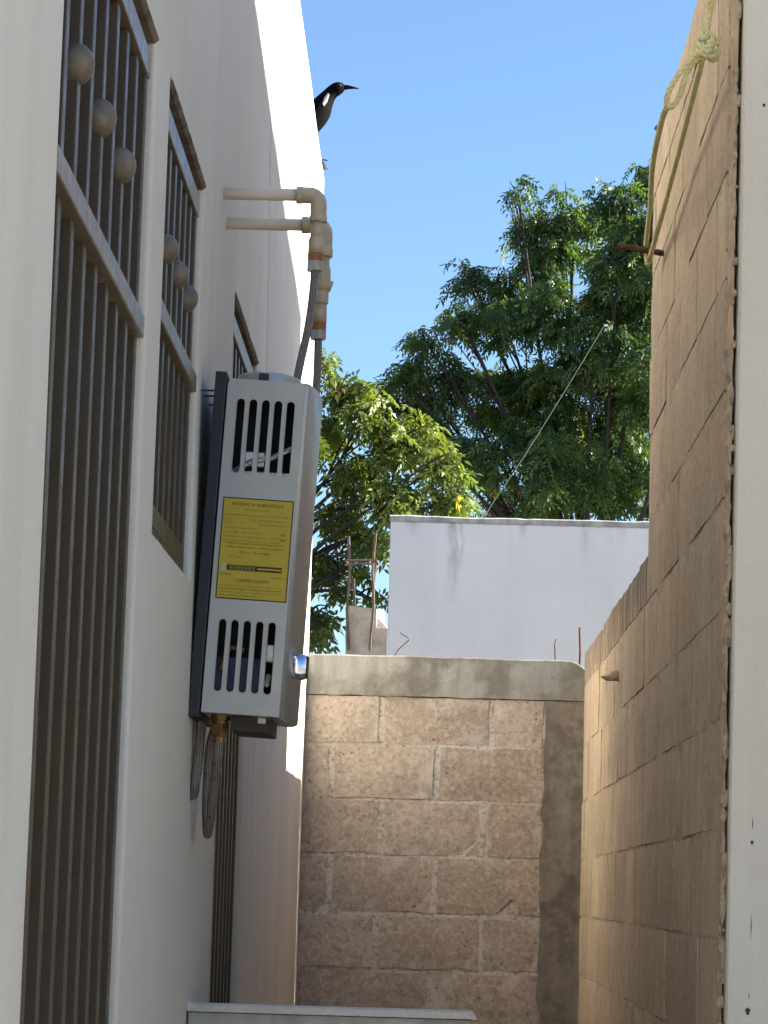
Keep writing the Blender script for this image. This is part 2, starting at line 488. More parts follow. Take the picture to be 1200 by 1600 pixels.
def grille(name, a, b, c, d, rail_z, bars, balls, part_label):
    """opening a..b (y), c..d (z)"""
    xf = XL - .014
    t = .028
    o_ = [(a + .002, c + .003), (b - .002, c + .003), (b - .002, d - .021), (a + .002, d - .021)]
    i_ = [(a + t, c + t), (b - t, c + t), (b - t, d - .021 - t), (a + t, d - .021 - t)]
    vs = [(x, y, z) for x in (xf - .042, xf) for L in (o_, i_) for y, z in L]
    fs = []
    for k in range(4):
        q = (k + 1) % 4
        fs += [(8 + k, 8 + q, 12 + q, 12 + k), (k, 4 + k, 4 + q, q), (k, q, 8 + q, 8 + k), (4 + k, 12 + k, 12 + q, 4 + q)]
    fr = MB().add(vs, fs).build('grille_frame', M['bronze'], house, bevel=.002)
    if part_label: fr['label'] = part_label
    MB().box(xf - .036, xf + .004, a + .003, b - .003, d - .066, d - .022).build('top_rail', M['bronzelight'], fr, bevel=.002)
    if c > 1: MB().box(xf - .036, xf + .002, a + t, b - t, c + .02, c + .06).build('bottom_rail', M['bronze'], fr, bevel=.002)
    MB().box(xf - .03, xf + .012, a + .003, b - .003, rail_z, rail_z + .037).build('cross_bar', M['bronzelight'], fr, bevel=.003)
    n = bars; BW = .0145
    for k in range(1, n):
        y = a + (b - a) * k / n
        MB().box(xf - .040, xf - .002, y - BW, y + BW, c + .02, rail_z + .002).build('bar', M['bronze'], fr, bevel=.0015)
        MB().box(xf - .040, xf - .002, y - BW, y + BW, rail_z + .035, d - .07).build('bar', M['bronze'], fr, bevel=.0015)
    for (y, z) in balls:
        MB().sphere((xf - .012, y, z), .0305, 20, 14).build('ball', M['ball'], fr, smooth=True)
    MB().box(XL - .112, XL - .106, a - .005, b + .005, c - .005, d + .005).build('pane', M['glass'], fr)
    # window frame behind the bars
    w = MB()
    nfr = 3 if b - a > .9 else 2
    for k in range(nfr + 1):
        y = a + .02 + (b - a - .04) * k / nfr
        w.box(XL - .105, XL - .075, y - .02, y + .02, c, d)
    w.build('window_frame', M['bronze'], fr)
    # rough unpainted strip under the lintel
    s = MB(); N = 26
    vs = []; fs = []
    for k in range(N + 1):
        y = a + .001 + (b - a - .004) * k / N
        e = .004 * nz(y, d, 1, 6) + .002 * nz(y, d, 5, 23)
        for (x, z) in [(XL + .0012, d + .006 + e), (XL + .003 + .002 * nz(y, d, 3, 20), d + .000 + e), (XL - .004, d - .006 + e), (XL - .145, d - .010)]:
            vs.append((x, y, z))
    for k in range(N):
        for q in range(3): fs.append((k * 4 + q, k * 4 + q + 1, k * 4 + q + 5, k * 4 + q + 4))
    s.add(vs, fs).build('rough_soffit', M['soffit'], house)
step = (4.452 - 3.385) / 8
grille('grille', *OPEN[0], 2.443, 8, [(3.385 + step * k, 2.664) for k in (2, 4, 6)], 'tall bronze grille nearest the camera with round balls on its upper bars')
step = (5.425 - 4.688) / 7
grille('grille', *OPEN[1], 2.530, 7, [(4.688 + step * k, 2.70) for k in (2, 4, 6)], 'short bronze window grille just left of the water heater')
step = (7.15 - 6.285) / 8
grille('grille', *OPEN[2], 2.45, 8, [(6.285 + step * k, 2.63) for k in (2, 4, 6)], 'tall bronze grille mostly hidden behind the water heater')

# concrete counter
cz = 1.313
counter = empty('concrete_counter', (-.2, 5.76, 0), 'low grey cement counter slab jutting from the house wall at the bottom edge', 'counter')
prof = [(-.495, cz - .016), (.099, cz - .015), (.094, cz - .004), (.088, cz), (-.484, cz), (-.490, cz + .002), (-.4945, cz + .005), (-.496, cz + .009)]
vs = []; n = len(prof)
ysl = [5.700, 5.704, 5.74, 5.80, 5.82]
for q, y in enumerate(ysl):
    for (x, z) in prof:
        e = .003 if q in (0, 4) and z > cz - .006 else 0
        vs.append((x, y + .0025 * nz(x, z, 1, 7), z - e + .0018 * nz(x, y, 0, 8)))
fs = [tuple(range(n)), tuple(4 * n + k for k in range(n))[::-1]]
for q in range(4):
    for k in range(n): fs.append((q * n + k, (q + 1) * n + k, (q + 1) * n + (k + 1) % n, q * n + (k + 1) % n))
MB().add(vs, fs).build('slab', M['counter'], counter)
MB().box(-.492, .088, 5.712, 5.81, 0, cz - .0175).build('support', M['support'], counter)

# ------------------------------------------------------------------ block walls
def block(axis, face, a0, a1, z0, z1, depth, sgn, mat, parent, nu=4, nv=3, jit=.004, proud=None, smear=.55, push=None, erec=(.001, .005)):
    """one concrete block; axis 'x': face looks to -Y and spans x; axis 'y': face looks to -X and spans y"""
    m = MB(); vs = []; at = []
    p = random.uniform(0, .003) if proud is None else proud
    tilt = random.uniform(-.002, .002)
    sides = [random.random() for _ in range(4)]
    for j in range(nv + 1):
        for i in range(nu + 1):
            u = i / nu; v = j / nv
            ja = random.uniform(-jit, jit) if i in (0, nu) else 0
            jz = random.uniform(-jit, jit) if j in (0, nv) else 0
            edge = (i in (0, nu)) or (j in (0, nv))
            d = p + tilt * (u - .5) - (random.uniform(*erec) if edge else -random.uniform(0, .0015))
            s_ = 0
            if edge: s_ = smear * max(sides[0] if i == 0 else 0, sides[1] if i == nu else 0, sides[2] if j == 0 else 0, sides[3] if j == nv else 0)
            if push and (i, j) in push: d -= push[i, j]
            A = a0 + (a1 - a0) * u + ja; Z = z0 + (z1 - z0) * v + jz
            vs.append((A, face - d, Z) if axis == 'x' else (face - d, A, Z)); at.append(s_)
    fs = []
    w = nu + 1
    for j in range(nv):
        for i in range(nu):
            q = (j * w + i, j * w + i + 1, (j + 1) * w + i + 1, (j + 1) * w + i)
            fs.append(q if axis == 'x' else q[::-1])
    ring = [i for i in range(w)] + [j * w + nu for j in range(1, nv + 1)] + [nv * w + i for i in range(nu - 1, -1, -1)] + [j * w for j in range(nv - 1, 0, -1)]
    k0 = len(vs)
    for r in ring:
        x, y, z = vs[r]
        vs.append((x, face + depth, z) if axis == 'x' else (face + depth, y, z)); at.append(.3)
    n = len(ring)
    for k in range(n):
        q = (ring[k], k0 + k, k0 + (k + 1) % n, ring[(k + 1) % n])
        fs.append(q if axis == 'x' else q[::-1])
    m.add(vs, fs, at)
    return m.build('block', mat, parent, att='smear')

# rear wall
YR = 10.417
rear = empty('rear_wall', (0, YR, 0), 'bare sandy block wall closing the end of the alley under a grey concrete beam', 'wall')
MB().box(-.53, .56, YR + .0045, YR + .15, 0, 2.283).build('mortar', M['mortar'], rear)
rows = [(2.107, 2.281), (1.900, 2.094), (1.694, 1.887), (1.479, 1.680), (1.271, 1.460), (1.064, 1.254), (.857, 1.047), (.65, .84), (.443, .633), (.236, .426), (.03, .219)]
joints = [[-.205, .209], [-.390, .004], [-.195, .19], [-.388, .006], [-.206, .184], [-.403, -.002]]
for r, (z0, z1) in enumerate(rows):
    js = joints[r] if r < 6 else joints[r % 2]
    e = [-.4985] + js + [.404]
    for k in range(len(e) - 1):
        g0 = .011 if k else 0; g1 = .011 if k < len(e) - 2 else 0
        push = None; nu, nv = 5, 3
        if r == 3 and k == 2:
            nu, nv = 14, 7
            push = {(9, 0): .03, (10, 0): .035, (10, 1): .02}
        block('x', YR, e[k] + g0 + random.uniform(-.002, .003), e[k + 1] - g1 + random.uniform(-.003, .002), z0, z1, .10, 1, M['block'], rear, nu, nv,
              jit=.0045 if nu == 5 else .002, smear=.62, push=push)
# corner column and cap beam as rough cast shapes
def rough_face(y, xs, zs, amp, edge, sc_):
    vs = []; fs = []
    for j, z in enumerate(zs):
        for i, x in enumerate(xs):
            e = edge * nz(x, z, 4, 9) if i in (0,) else 0
            vs.append((x + e, y - amp * (nz(x, z, 1, sc_) + .5 * nz(x, z, 7, sc_ * 3)), z))
    w = len(xs)
    for j in range(len(zs) - 1):
        for i in range(w - 1): fs.append((j * w + i, j * w + i + 1, (j + 1) * w + i + 1, (j + 1) * w + i))
    return vs, fs
lin = lambda a, b, n: [a + (b - a) * k / n for k in range(n + 1)]
vs, fs = rough_face(YR - .004, lin(.407, .562, 9), lin(0, 2.279, 90), .006, .016, 14)
cm = MB().add(vs, fs)
cm.add([(.407, YR + .1, 0), (.552, YR + .1, 0), (.552, YR + .1, 2.279), (.407, YR + .1, 2.279)], [(0, 1, 2, 3)])
cm.box(.412, .55, YR + .003, YR + .1, 0, 2.27)
cm.build('corner_column', M['column'], rear, smooth=True)
capv = []; capf = []
xs = lin(-.52, .562, 60)
for i, x in enumerate(xs):
    dr = -.035 * max(0, (x - .49) / .072) ** 2
    t = 2.442 + .004 * nz(x, 0, 2, 5) + dr
    o = .004 * nz(x, 5, 2, 12)
    for (y, z) in [(YR + .15, 2.286), (YR - .006 + o, 2.286 + .004 * nz(x, 1, 1, 14)), (YR - .008 + .003 * nz(x, 8, 1, 6), 2.36), (YR - .006 + o, t - .008), (YR - .002 + o, t - .003), (YR + .15, t - .004)]:
        capv.append((x, y, z))
for i in range(len(xs) - 1):
    for k in range(6): capf.append((i * 6 + k, i * 6 + (k + 1) % 6, (i + 1) * 6 + (k + 1) % 6, (i + 1) * 6 + k)[::-1])
capf.append((0, 1, 2, 3, 4, 5)); capf.append(tuple(60 * 6 + k for k in range(6))[::-1])
MB().add(capv, capf).build('cap_beam', M['cap'], rear)

# right wall: tall part to y 7.35, lower part beyond
XR = .556
side = empty('side_wall', (XR, 7.8, 0), 'tan concrete block wall along the right of the alley, stepping down towards its far end', 'wall')
MB().box(XR + .0011, XR + .145, 5.42, 10.405, 0, 2.435).box(XR + .0011, XR + .145, 5.42, 7.335, 2.435, 3.572).build('mortar', M['tanmortar'], side)
bounds = [3.59, 3.44, 3.222, 3.004, 2.786, 2.555, 2.338, 2.115, 1.904, 1.690, 1.480, 1.268, 1.056, .844, .632, .42, .21, .01]
for r in range(len(bounds) - 1):
    z1, z0 = bounds[r], bounds[r + 1]
    tall = z0 > 2.5
    yend = 7.345 if tall else 10.408
    y = 5.40 + (-.2 if r % 2 else 0)
    if not tall and r == 5: z1 = 2.545
    while y < yend - .03:
        y2 = min(y + .405, yend)
        if yend - y2 < .06: y2 = yend
        y1 = max(y, 5.40)
        zt = z1 - .003
        if r == 0: zt += .012 * nz(y, 0, 0, 3) + random.uniform(-.012, .008)
        g = random.uniform(.0015, .004)
        parts = [(z0 + g, zt - (g if r else 0))]
        if not tall and z0 < 2.36 and z1 > 2.5: pass
        for (q0, q1) in parts:
            if not tall and q1 > 2.46:
                if y1 >= 7.345: q1 = 2.462 + .010 * nz(y1, 3, 0, 4) + random.uniform(-.006, .006)
                elif y2 > 7.345:
                    block('y', XR, y1 + g, 7.345, q0, q1, .13, -1, M['wallblock'], side, 3, 3, jit=.0026, smear=.8, erec=(0, .0028))
                    y1 = 7.347; q1 = 2.465
            block('y', XR, y1 + g, y2 - g, q0, q1, .13, -1, M['weatherblock'] if q1 > 2.44 and z0 < 2.4 and y1 > 7.3 else M['wallblock'], side, 5, 3, jit=.0026, smear=.8, erec=(0, .0028))
        y = y2
# ragged mortar squeezed out at the near end and a few lumps
vs = []; fs = []
zs = lin(.9, 3.6, 170)
for z in zs:
    xo = .5535 + .0075 * nz(z, 3, 1, 9) + .008 * nz(z, 8, 1, 31) + .004 * nz(z, 5, 5, 80) + .003 * (z - 1.3)
    xr = .5612 + .0062 * (z - 1.32) - .004 + .0035 * nz(z, 2, 7, 40)
    xo = min(xo, xr - .002)
    for (x, y) in [(xo + .006, 5.43), (xo, 5.385 + .01 * nz(z, 6, 2, 22)), (xo + .003, 5.345), (xr, 5.338 + .006 * nz(z, 1, 1, 28)), (xr + .002, 5.40)]:
        vs.append((x, y, z))
for j in range(len(zs) - 1):
    for k in range(4): fs.append((j * 5 + k, j * 5 + k + 1, j * 5 + k + 6, j * 5 + k + 5))
MB().add(vs, fs).build('mortar_edge', M['tanmortar'], side)
mb = MB()
for k in range(95):
    z = random.uniform(.95, 3.6); r = random.uniform(.003, .0085) * (1.25 if z < 2.3 else .8)
    x = .5575 + .0068 * (z - 1.32) + random.uniform(-.006, .003)
    sm = MB().sphere((0, 0, 0), 1, 7, 5)
    sx, sy, sz = r * random.uniform(.6, 1.), r * random.uniform(.5, 1.), r * random.uniform(.7, 3.8)
    mb.add([(x + v[0] * sx * (1 + .5 * nz(v[0] + k, v[1], v[2], 1.3)), 5.336 + v[1] * sy, z + v[2] * sz * (1 + .5 * nz(v[0], v[1] + k, v[2], 1.3))) for v in sm.v], sm.f)
tag(mb.build('mortar_crumbs', M['crumb'], side), kind='stuff')
lump = MB().tube([(XR + .01, 8.46, 2.232), (XR - .015, 8.44, 2.226), (XR - .038, 8.43, 2.218), (XR - .055, 8.425, 2.222)], [.022, .016, .009, .003], 8)
lump.build('mortar_lump', M['wallblock'], side, smooth=True)

# ------------------------------------------------------------------ neighbour house on the right
nb = empty('neighbour_house', (1.6, 5.3, 0), 'pale plastered house front at the right edge against the tan block wall', 'house')
vs = []; fs = []
zs = lin(0, 4.6, 40)
for z in zs:
    xe = .5608 + .0080 * (z - 1.32) + .0012 * nz(z, 0, 0, 6)
    for (x, y) in [(xe + .002, 5.42), (xe, 5.305), (xe + .004, 5.30), (1.0, 5.30), (4.0, 5.30), (4.0, 5.42)]: vs.append((x, y, z))
for j in range(40):
    for k in range(5): fs.append((j * 6 + k, j * 6 + k + 1, j * 6 + k + 7, j * 6 + k + 6))
fs.append(tuple(240 + k for k in range(6)))
MB().add(vs, fs).build('front_wall', M['neighbour'], nb)
vs = []; fs = []  # unseen side wall, added and sloped to cast the shade on the left house
for k in range(41):
    y = 3.2 + (9.74 - 3.2) * k / 40
    z = 5.92 - .1 * (y - 7.16) + .03 * nz(y, 1, 1, 1.1) + .012 * nz(y, 1, 1, 5)
    vs += [(4.002, y, 0), (4.002, y, z), (4.20, y, z + .01), (9, y, z - .3), (9, y, 0)]
for k in range(40):
    for q in range(4): fs.append((k * 5 + q, k * 5 + q + 1, k * 5 + q + 6, k * 5 + q + 5)[::-1])
fs.append((0, 1, 2, 3, 4)[::-1]); fs.append(tuple(200 + k for k in range(5)))
MB().add(vs, fs).build('wall', M['neighbour'], nb)
# small drilled holes with drips on the pale front
for (x, z, r) in [(.608, 1.663, .0028), (.603, 1.346, .0045), (.617, 3.114, .0026)]:
    q = MB().sphere((0, 0, 0), r, 10, 8)
    q.v = [(x + v[0] * (1 + .35 * math.sin(v[2] * 900)), 5.2997 + v[1] * .5, z + v[2] * 1.5) for v in q.v]
    q.build('wall_hole', M['black'], nb, smooth=True)
for (x, z, h) in [(.6085, 1.70, .022), (.6075, 1.505, .045), (.6045, 1.375, .012)]:
    MB().tube([(x, 5.2999, z + h / 2), (x + .0006, 5.2998, z), (x - .0003, 5.2999, z - h / 2)], [.0003, .0009, .0003], 6).build('drip_streak', M['tray'], nb)

# ------------------------------------------------------------------ white building beyond the rear wall
wb = empty('white_building', (1, 15, 0), 'plain white rendered building behind the rear block wall, below the trees', 'building')
MB().box(-.28, 4.2, 15, 19, 0, 3.575).build('wall', M['whitewall'], wb, bevel=.01)
vs = []; fs = []
xs = lin(-.285, 4.2, 90)
for x in xs:
    t = 3.606 + .006 * nz(x, 2, 2, 3) + .004 * nz(x, 2, 9, 14)
    for (y, z) in [(14.994, 3.572 + .004 * nz(x, 1, 1, 11)), (14.99, t - .008), (15.01, t), (15.2, t - .01)]: vs.append((x, y, z))
for i in range(90):
    for k in range(3): fs.append((i * 4 + k, i * 4 + k + 4, i * 4 + k + 5, i * 4 + k + 1)[::-1])
MB().add(vs, fs).build('coping', M['coping'], wb)

# ------------------------------------------------------------------ concrete post with rebar behind the rear wall
post = empty('concrete_post', (-.29, 11, 0), 'unfinished concrete post with bare steel rods standing behind the rear wall', 'post')
vs = []; fs = []
zs = lin(0, 2.68, 60)
for j, z in enumerate(zs):
    w = .076 + (.012 * max(0, (2.62 - z)) if z > 2.3 else .004)
    a = .010 * nz(z, 1, 1, 9); b = .016 * nz(z, 5, 1, 11)
    top = .0 if j < 60 else .012
    vs += [(-.372 + a, 10.93, z), (-.25 + .01 * nz(z, 3, 3, 10), 10.925 + .01 * nz(z, 2, 2, 14), z - top), (-.225 + b + (.02 if z < 2.6 else -.02), 10.93, z - 2 * top),
           (-.22 + b, 11.08, z), (-.372 + a, 11.08, z)]
for j in range(60):
    for k in range(5): fs.append((j * 5 + k, j * 5 + (k + 1) % 5, (j + 1) * 5 + (k + 1) % 5, (j + 1) * 5 + k))
fs.append(tuple(300 + k for k in range(5)))
MB().add(vs, fs).build('post', M['stub'], post)
for (x, y, dx, h) in [(-.362, 10.915, -.004, 2.955), (-.268, 10.92, .003, 2.97), (-.355, 11.05, .01, 2.80), (-.262, 11.05, -.004, 2.86)]:
    P = [(x + dx * t + .004 * math.sin(t * 9 + x * 30), y, 2.5 + (h - 2.5) * t) for t in lin(0, 1, 14)]
    MB().tube(P, [.0062 if k % 2 else .0054 for k in range(15)], 7).build('rebar', M['rebar'], post)
P = [(-.376, 10.905, 2.857), (-.256, 10.905, 2.861), (-.25, 11.06, 2.866), (-.37, 11.06, 2.86), (-.378, 10.90, 2.852)]
MB().tube(P, .0045, 6).build('stirrup', M['rebar'], post)

# rods and wires on the walls
o = MB().tube([(.538, YR + .05, 2.38), (.540, YR + .05, 2.47), (.536, YR + .048, 2.57)], .0042, 7).build('steel_rod', M['rust'])
tag(o, 'thin rusty rod standing upright where the rear beam meets the right wall', 'rod')
o = MB().tube(smoothpath([(.446, YR + .04, 2.40), (.444, YR + .04, 2.465), (.442, YR + .035, 2.50), (.447, YR + .03, 2.522)], 4), .0022, 6).build('tie_wire', M['rust'])
tag(o, 'short upright bit of wire on the rear beam, left of the rusty rod', 'wire')
o = MB().tube([(-.17, YR + .03, 2.435), (-.150, YR + .03, 2.468), (-.112, YR + .03, 2.503), (-.118, YR + .03, 2.512), (-.148, YR + .03, 2.530)], .0022, 6).build('tie_wire', M['rust'])
tag(o, 'bent dark wire shaped like an arrowhead on top of the rear beam', 'wire')
o = MB().tube([(XR + .04, 7.27, 3.5), (XR + .035, 7.27, 3.60), (XR + .002, 7.285, 3.633)], .010, 9).build('steel_pipe', M['rust'])
tag(o, 'short dark pipe end poking out of the top of the tall right wall', 'pipe')
P = [(XR + .06, 6.965, 3.200), (XR, 6.96, 3.204), (.50, 6.955, 3.211), (.438, 6.95, 3.220)]
o = MB().tube(smoothpath(P, 4), [.0085 if k % 2 else .0075 for k in range(13)], 8).build('iron_rod', M['rust'])
tag(o, 'rusty iron rod sticking out of the right wall with yellow rope looped over it', 'rod')
o = MB().tube(smoothpath([(-.56, 10.47, 4.36), (-.50, 10.45, 4.374), (-.482, 10.45, 4.370)], 4) , .0026, 6)
o.tube(smoothpath([(-.55, 10.46, 4.345), (-.508, 10.45, 4.352), (-.494, 10.45, 4.340), (-.480, 10.45, 4.338)], 4), .003, 6)
tag(o.build('dry_twig', M['bark']), 'tiny forked dry twig at the far corner of the white parapet', 'twig')
P = [(.20, 16.6, 3.60), (.27, 16.5, 3.833), (.45, 16.5, 4.125), (.61, 16.5, 4.395), (.80, 16.5, 4.725), (.965, 16.5, 5.02)]
o = MB().tube(smoothpath(P, 5), .0026, 6)
tag(o.build('guy_wire', M['wire']), 'thin slanting wire in front of the dark tree above the white building', 'wire')

# ------------------------------------------------------------------ water heater
TH = .045
heater = empty('water_heater', (-.4715, 5.5, 1.897), 'silver gas water heater with slotted side and yellow label hung on the white wall', 'water heater')
heater.rotation_euler = (0, TH, 0)
W, DEP, HT = .33, .187, .680
def plate_holes(outer, holes, y0, th):
    bm = bmesh.new(); edges = []
    for loop in [outer] + holes:
        v = [bm.verts.new((x, y0, z)) for x, z in loop]
        edges += [bm.edges.new((v[k], v[(k + 1) % len(v)])) for k in range(len(v))]
    r = bmesh.ops.triangle_fill(bm, use_beauty=True, use_dissolve=False, edges=edges)
    fc = [g for g in r['geom'] if isinstance(g, bmesh.types.BMFace)]
    ex = bmesh.ops.extrude_face_region(bm, geom=fc)
    vv = [g for g in ex['geom'] if isinstance(g, bmesh.types.BMVert)]
    bmesh.ops.translate(bm, verts=vv, vec=(0, th, 0))
    bmesh.ops.recalc_face_normals(bm, faces=bm.faces)
    m = MB(); bm.verts.index_update()
    m.add([tuple(v.co) for v in bm.verts], [tuple(v.index for v in f.verts) for f in bm.faces]); bm.free()
    return m
def slot(xc, z0, z1, r):
    o = [(xc + r * math.cos(a), z1 - r + r * math.sin(a)) for a in lin(0, math.pi, 8)]
    return o + [(xc + r * math.cos(a), z0 + r + r * math.sin(a)) for a in lin(math.pi, 2 * math.pi, 8)]
holes = []
for k in range(5):
    holes.append(slot(.0300 + .0254 * k, .487, .640, .0085)); holes.append(slot(.0295 + .0249 * k, .043, .189, .0080))
outer = [(0, 0), (.157, 0), (.157, HT), (.010, HT), (.003, HT - .003), (0, HT - .010)]
pl_ = plate_holes(outer, holes, 0, .0016)
pl_.build('side_panel', M['casing'], heater, local=True, bevel=.0006)
# pressed rims round the slots
for h in holes:
    rim = MB()
    rim.tube([(p[0], -.0002, p[1]) for p in h] + [(h[0][0], -.0002, h[0][1])], .0009, 5, False)
    rim.build('slot_rim', M['casing'], heater, local=True, smooth=True)
# folded front cover: swept outline with rounded vertical edges and rounded top
prof = [(.1572 + .011 * math.sin(a), .011 - .011 * math.cos(a)) for a in lin(0, math.pi / 2, 6)]
prof += [(.1682 + .018 * (1 - ((W / 2 - y_) / (W / 2 - .011)) ** 2), y_) for y_ in lin(.011, W - .011, 14)[1:]] + [(.1572, W)]
vs = []; fs = []; n = len(prof)
zr = [(0, 1.), (HT - .016, 1.), (HT - .008, .985), (HT - .002, .95), (HT, .9)]
for z, s_ in zr:
    for (x, y) in prof:
        vs.append((.1575 + (x - .1575) * s_, W / 2 + (y - W / 2) * (1 if s_ == 1 else s_ * .2 + .8), z))
for j in range(len(zr) - 1):
    for k in range(n - 1): fs.append((j * n + k, j * n + k + 1, (j + 1) * n + k + 1, (j + 1) * n + k))
fs.append(tuple((len(zr) - 1) * n + k for k in range(n))); fs.append(tuple(range(n))[::-1])
MB().add(vs, fs).build('front_cover', M['casing'], heater, local=True, smooth=True)
# top, bottom and far side of the case
MB().box(.001, .157, .0018, W, HT - .0016, HT - .0002).box(.001, .157, .0018, W, 0, .0016).box(.001, .1565, W - .0016, W, .002, HT - .002).build('case_shell', M['casing'], heater, local=True)
MB().box(.0, .0016, .002, W - .002, .003, HT - .003).box(.002, .155, .12, .122, .004, HT - .004).build('inner_lining', M['inside'], heater, local=True)
# innards behind the slots
MB().box(.012, .15, .035, .11, .45, .498).build('exchanger', M['zinc'], heater, local=True, bevel=.002)
MB().box(.04, .085, .02, .08, .505, .535).build('sensor', M['zinc'], heater, local=True, bevel=.002)
MB().tube([(.02, .022, .49), (.06, .018, .515), (.10, .02, .525), (.145, .022, .55)], .006, 8).build('water_tube', M['zinc'], heater, local=True)
MB().tube([(.03, .02, .09), (.045, .02, .135), (.075, .022, .13)], .006, 8).build('gas_tube', M['brass'], heater, local=True)
MB().box(.118, .136, .02, .05, .11, .145).build('valve', M['zinc'], heater, local=True, bevel=.002)
MB().tube([(.125, .02, .06), (.13, .02, .085)], .007, 8).build('spark_lead', M['zinc'], heater, local=True)
MB().box(.012, .112, .03, .11, .02, .115).build('burner_box', M['blueinside'], heater, local=True)
# back plate and its hanger wires
MB().box(-.026, -.003, -.006, W + .004, -.012, .692).build('back_plate', M['charcoal'], heater, local=True, bevel=.002)
for (y, z) in [(.01, .652), (.09, .655), (.20, .656)]:
    MB().tube([(-.062, y, z - .03), (-.060, y, z), (-.028, y, z + .002)], .0022, 6).build('hanger', M['charcoal'], heater, local=True)
# flue collar
cx_, cy_ = .076, .125
ring = MB()
pr = [(.068, HT), (.068, HT + .020), (.064, HT + .026), (.050, HT + .027), (.048, HT + .016), (.045, HT)]
vs = []; fs = []; SG = 36
for k in range(SG):
    a = 2 * math.pi * k / SG
    for (r_, z) in pr: vs.append((cx_ + r_ * math.cos(a), cy_ + r_ * math.sin(a) * 1.3, z))
for k in range(SG):
    for q in range(5): fs.append((k * 6 + q, ((k + 1) % SG) * 6 + q, ((k + 1) % SG) * 6 + q + 1, k * 6 + q + 1))
ring.add(vs, fs).build('flue_collar', M['casing'], heater, local=True, smooth=True)
MB().box(.060, .080, .030, .0355, HT + .001, HT + .021).build('collar_clip', M['charcoal'], heater, local=True, bevel=.001)
# tray, brass inlet
MB().box(.058, .138, .05, .28, -.030, -.0006).build('burner_tray', M['tray'], heater, local=True, bevel=.001)
MB().box(.112, .128, .049, .0495, -.012, -.001).build('tray_tab', M['zinc'], heater, local=True)
m = MB()
bx, by = .034, .075
def hexa(m, x, y, z0, z1, r, seg=6): return m.tube([(x, y, z0), (x, y, z1)], r, seg)
hexa(m, bx, by, -.010, 0, .020, 12); hexa(m, bx, by, -.018, -.0102, .0165, 12); hexa(m, bx, by, -.040, -.0182, .0195); hexa(m, bx, by, -.0425, -.0402, .0215, 16); hexa(m, bx, by, -.056, -.0427, .0125, 12)
m.build('brass_inlet', M['brass'], heater, local=True, bevel=.0006)
# control knob on the front, near the bottom
kx = .168; ky, kz = .050, .107
vs = []; fs = []; SG = 28
kp = [(kx - .004, .0250), (kx + .006, .0270), (kx + .026, .0268), (kx + .0325, .0250), (kx + .0345, .0230)]
for k in range(SG):
    a = 2 * math.pi * k / SG
    sq = 1 / max(abs(math.cos(a)), abs(math.sin(a))) ** .55
    for (x, r_) in kp: vs.append((x, ky + r_ * sq * .92 * math.cos(a), kz + r_ * sq * .98 * math.sin(a)))
for k in range(SG):
    for q in range(4): fs.append((k * 5 + q, k * 5 + q + 1, ((k + 1) % SG) * 5 + q + 1, ((k + 1) % SG) * 5 + q))
kn = MB().add(vs, fs).build('knob', M['chrome'], heater, local=True, smooth=True)
MB().tube([(kx + .0338, ky, kz), (kx + .0375, ky, kz)], .0225, 24).build('knob_cap', M['black'], kn, local=True, bevel=.001)
# yellow label
lx0, lx1, lz0, lz1 = .0100, .1535, .2300, .4365
lab = MB().box(lx0, lx1, -.0012, -.0004, lz0, lz1).build('label', M['ink'], heater, local=True)
MB().box(lx0 + .0024, lx1 - .0024, -.0017, -.0013, lz0 + .0024, lz1 - .0024).build('label_sheet', M['label'], lab, local=True)
texts = []
def text(s_, x, z, size, align='LEFT', w=None, mat='ink'):
    cu = bpy.data.curves.new('text', 'FONT'); cu.body = s_; cu.size = size; cu.align_x = align; cu.resolution_u = 2
    o = bpy.data.objects.new('text', cu); col.objects.link(o)
    texts.append((o, x, z, w, mat))
text('EFICIENCIA ENERGÉTICA', .081, .4205, .0088, 'CENTER', .104)
text('Eficiencia térmica', .081, .4110, .0062, 'CENTER', .048, 'inkgrey')
body = ['Determinada como se establece en la NOM-003-ENER', 'Marca:                    Tipo: Calentador instantáneo', 'Modelo:                          Combustible: Gas L.P.',
        'Capacidad volumétrica:                        L/min', 'Carga térmica:', 'Eficiencia térmica mínima', 'Eficiencia térmica de este calentador']
for k, b in enumerate(body): text(b, .016, .4000 - .0088 * k, .0050, 'LEFT', .128 - (.05 if k == 4 else .012 if k > 5 else 0), 'inkgrey')
text('82%', .132, .3635, .0065, 'LEFT', .010); text('86%', .132, .3520, .0065, 'LEFT', .012)
text('Compare la eficiencia térmica de este equipo con otros', .081, .3420, .0052, 'CENTER', .122)
text('similares antes de comprar, considere su capacidad', .081, .3345, .0052, 'CENTER', .116)
text('Ahorro de energía', .081, .3240, .0060, 'CENTER', .062)
text('Este equipo', .030, .3150, .0056, 'LEFT', .028, 'inkgrey')
text('0%', .022, .2930, .0050, 'LEFT', .008, 'inkgrey')
text('Menor ahorro', .014, .2790, .0054, 'LEFT', .024); text('Mayor ahorro', .120, .2760, .0054, 'LEFT', .022)
text('COMPARE EQUIPOS', .081, .2655, .0088, 'CENTER', .068)
for k, b in enumerate(['La eficiencia efectiva dependerá de los hábitos de uso', 'y localización del equipo. La etiqueta no debe retirarse', 'del equipo hasta que haya sido adquirido por el consumidor', 'final y deberá conservarse']):
    text(b, .016, .2565 - .0066 * k, .0046, 'LEFT', .126 - (.05 if k == 3 else 0), 'ink' if k % 2 else 'inkgrey')
bpy.context.view_layer.update()
dg = bpy.context.evaluated_depsgraph_get()
store = {'ink': MB(), 'inkgrey': MB()}
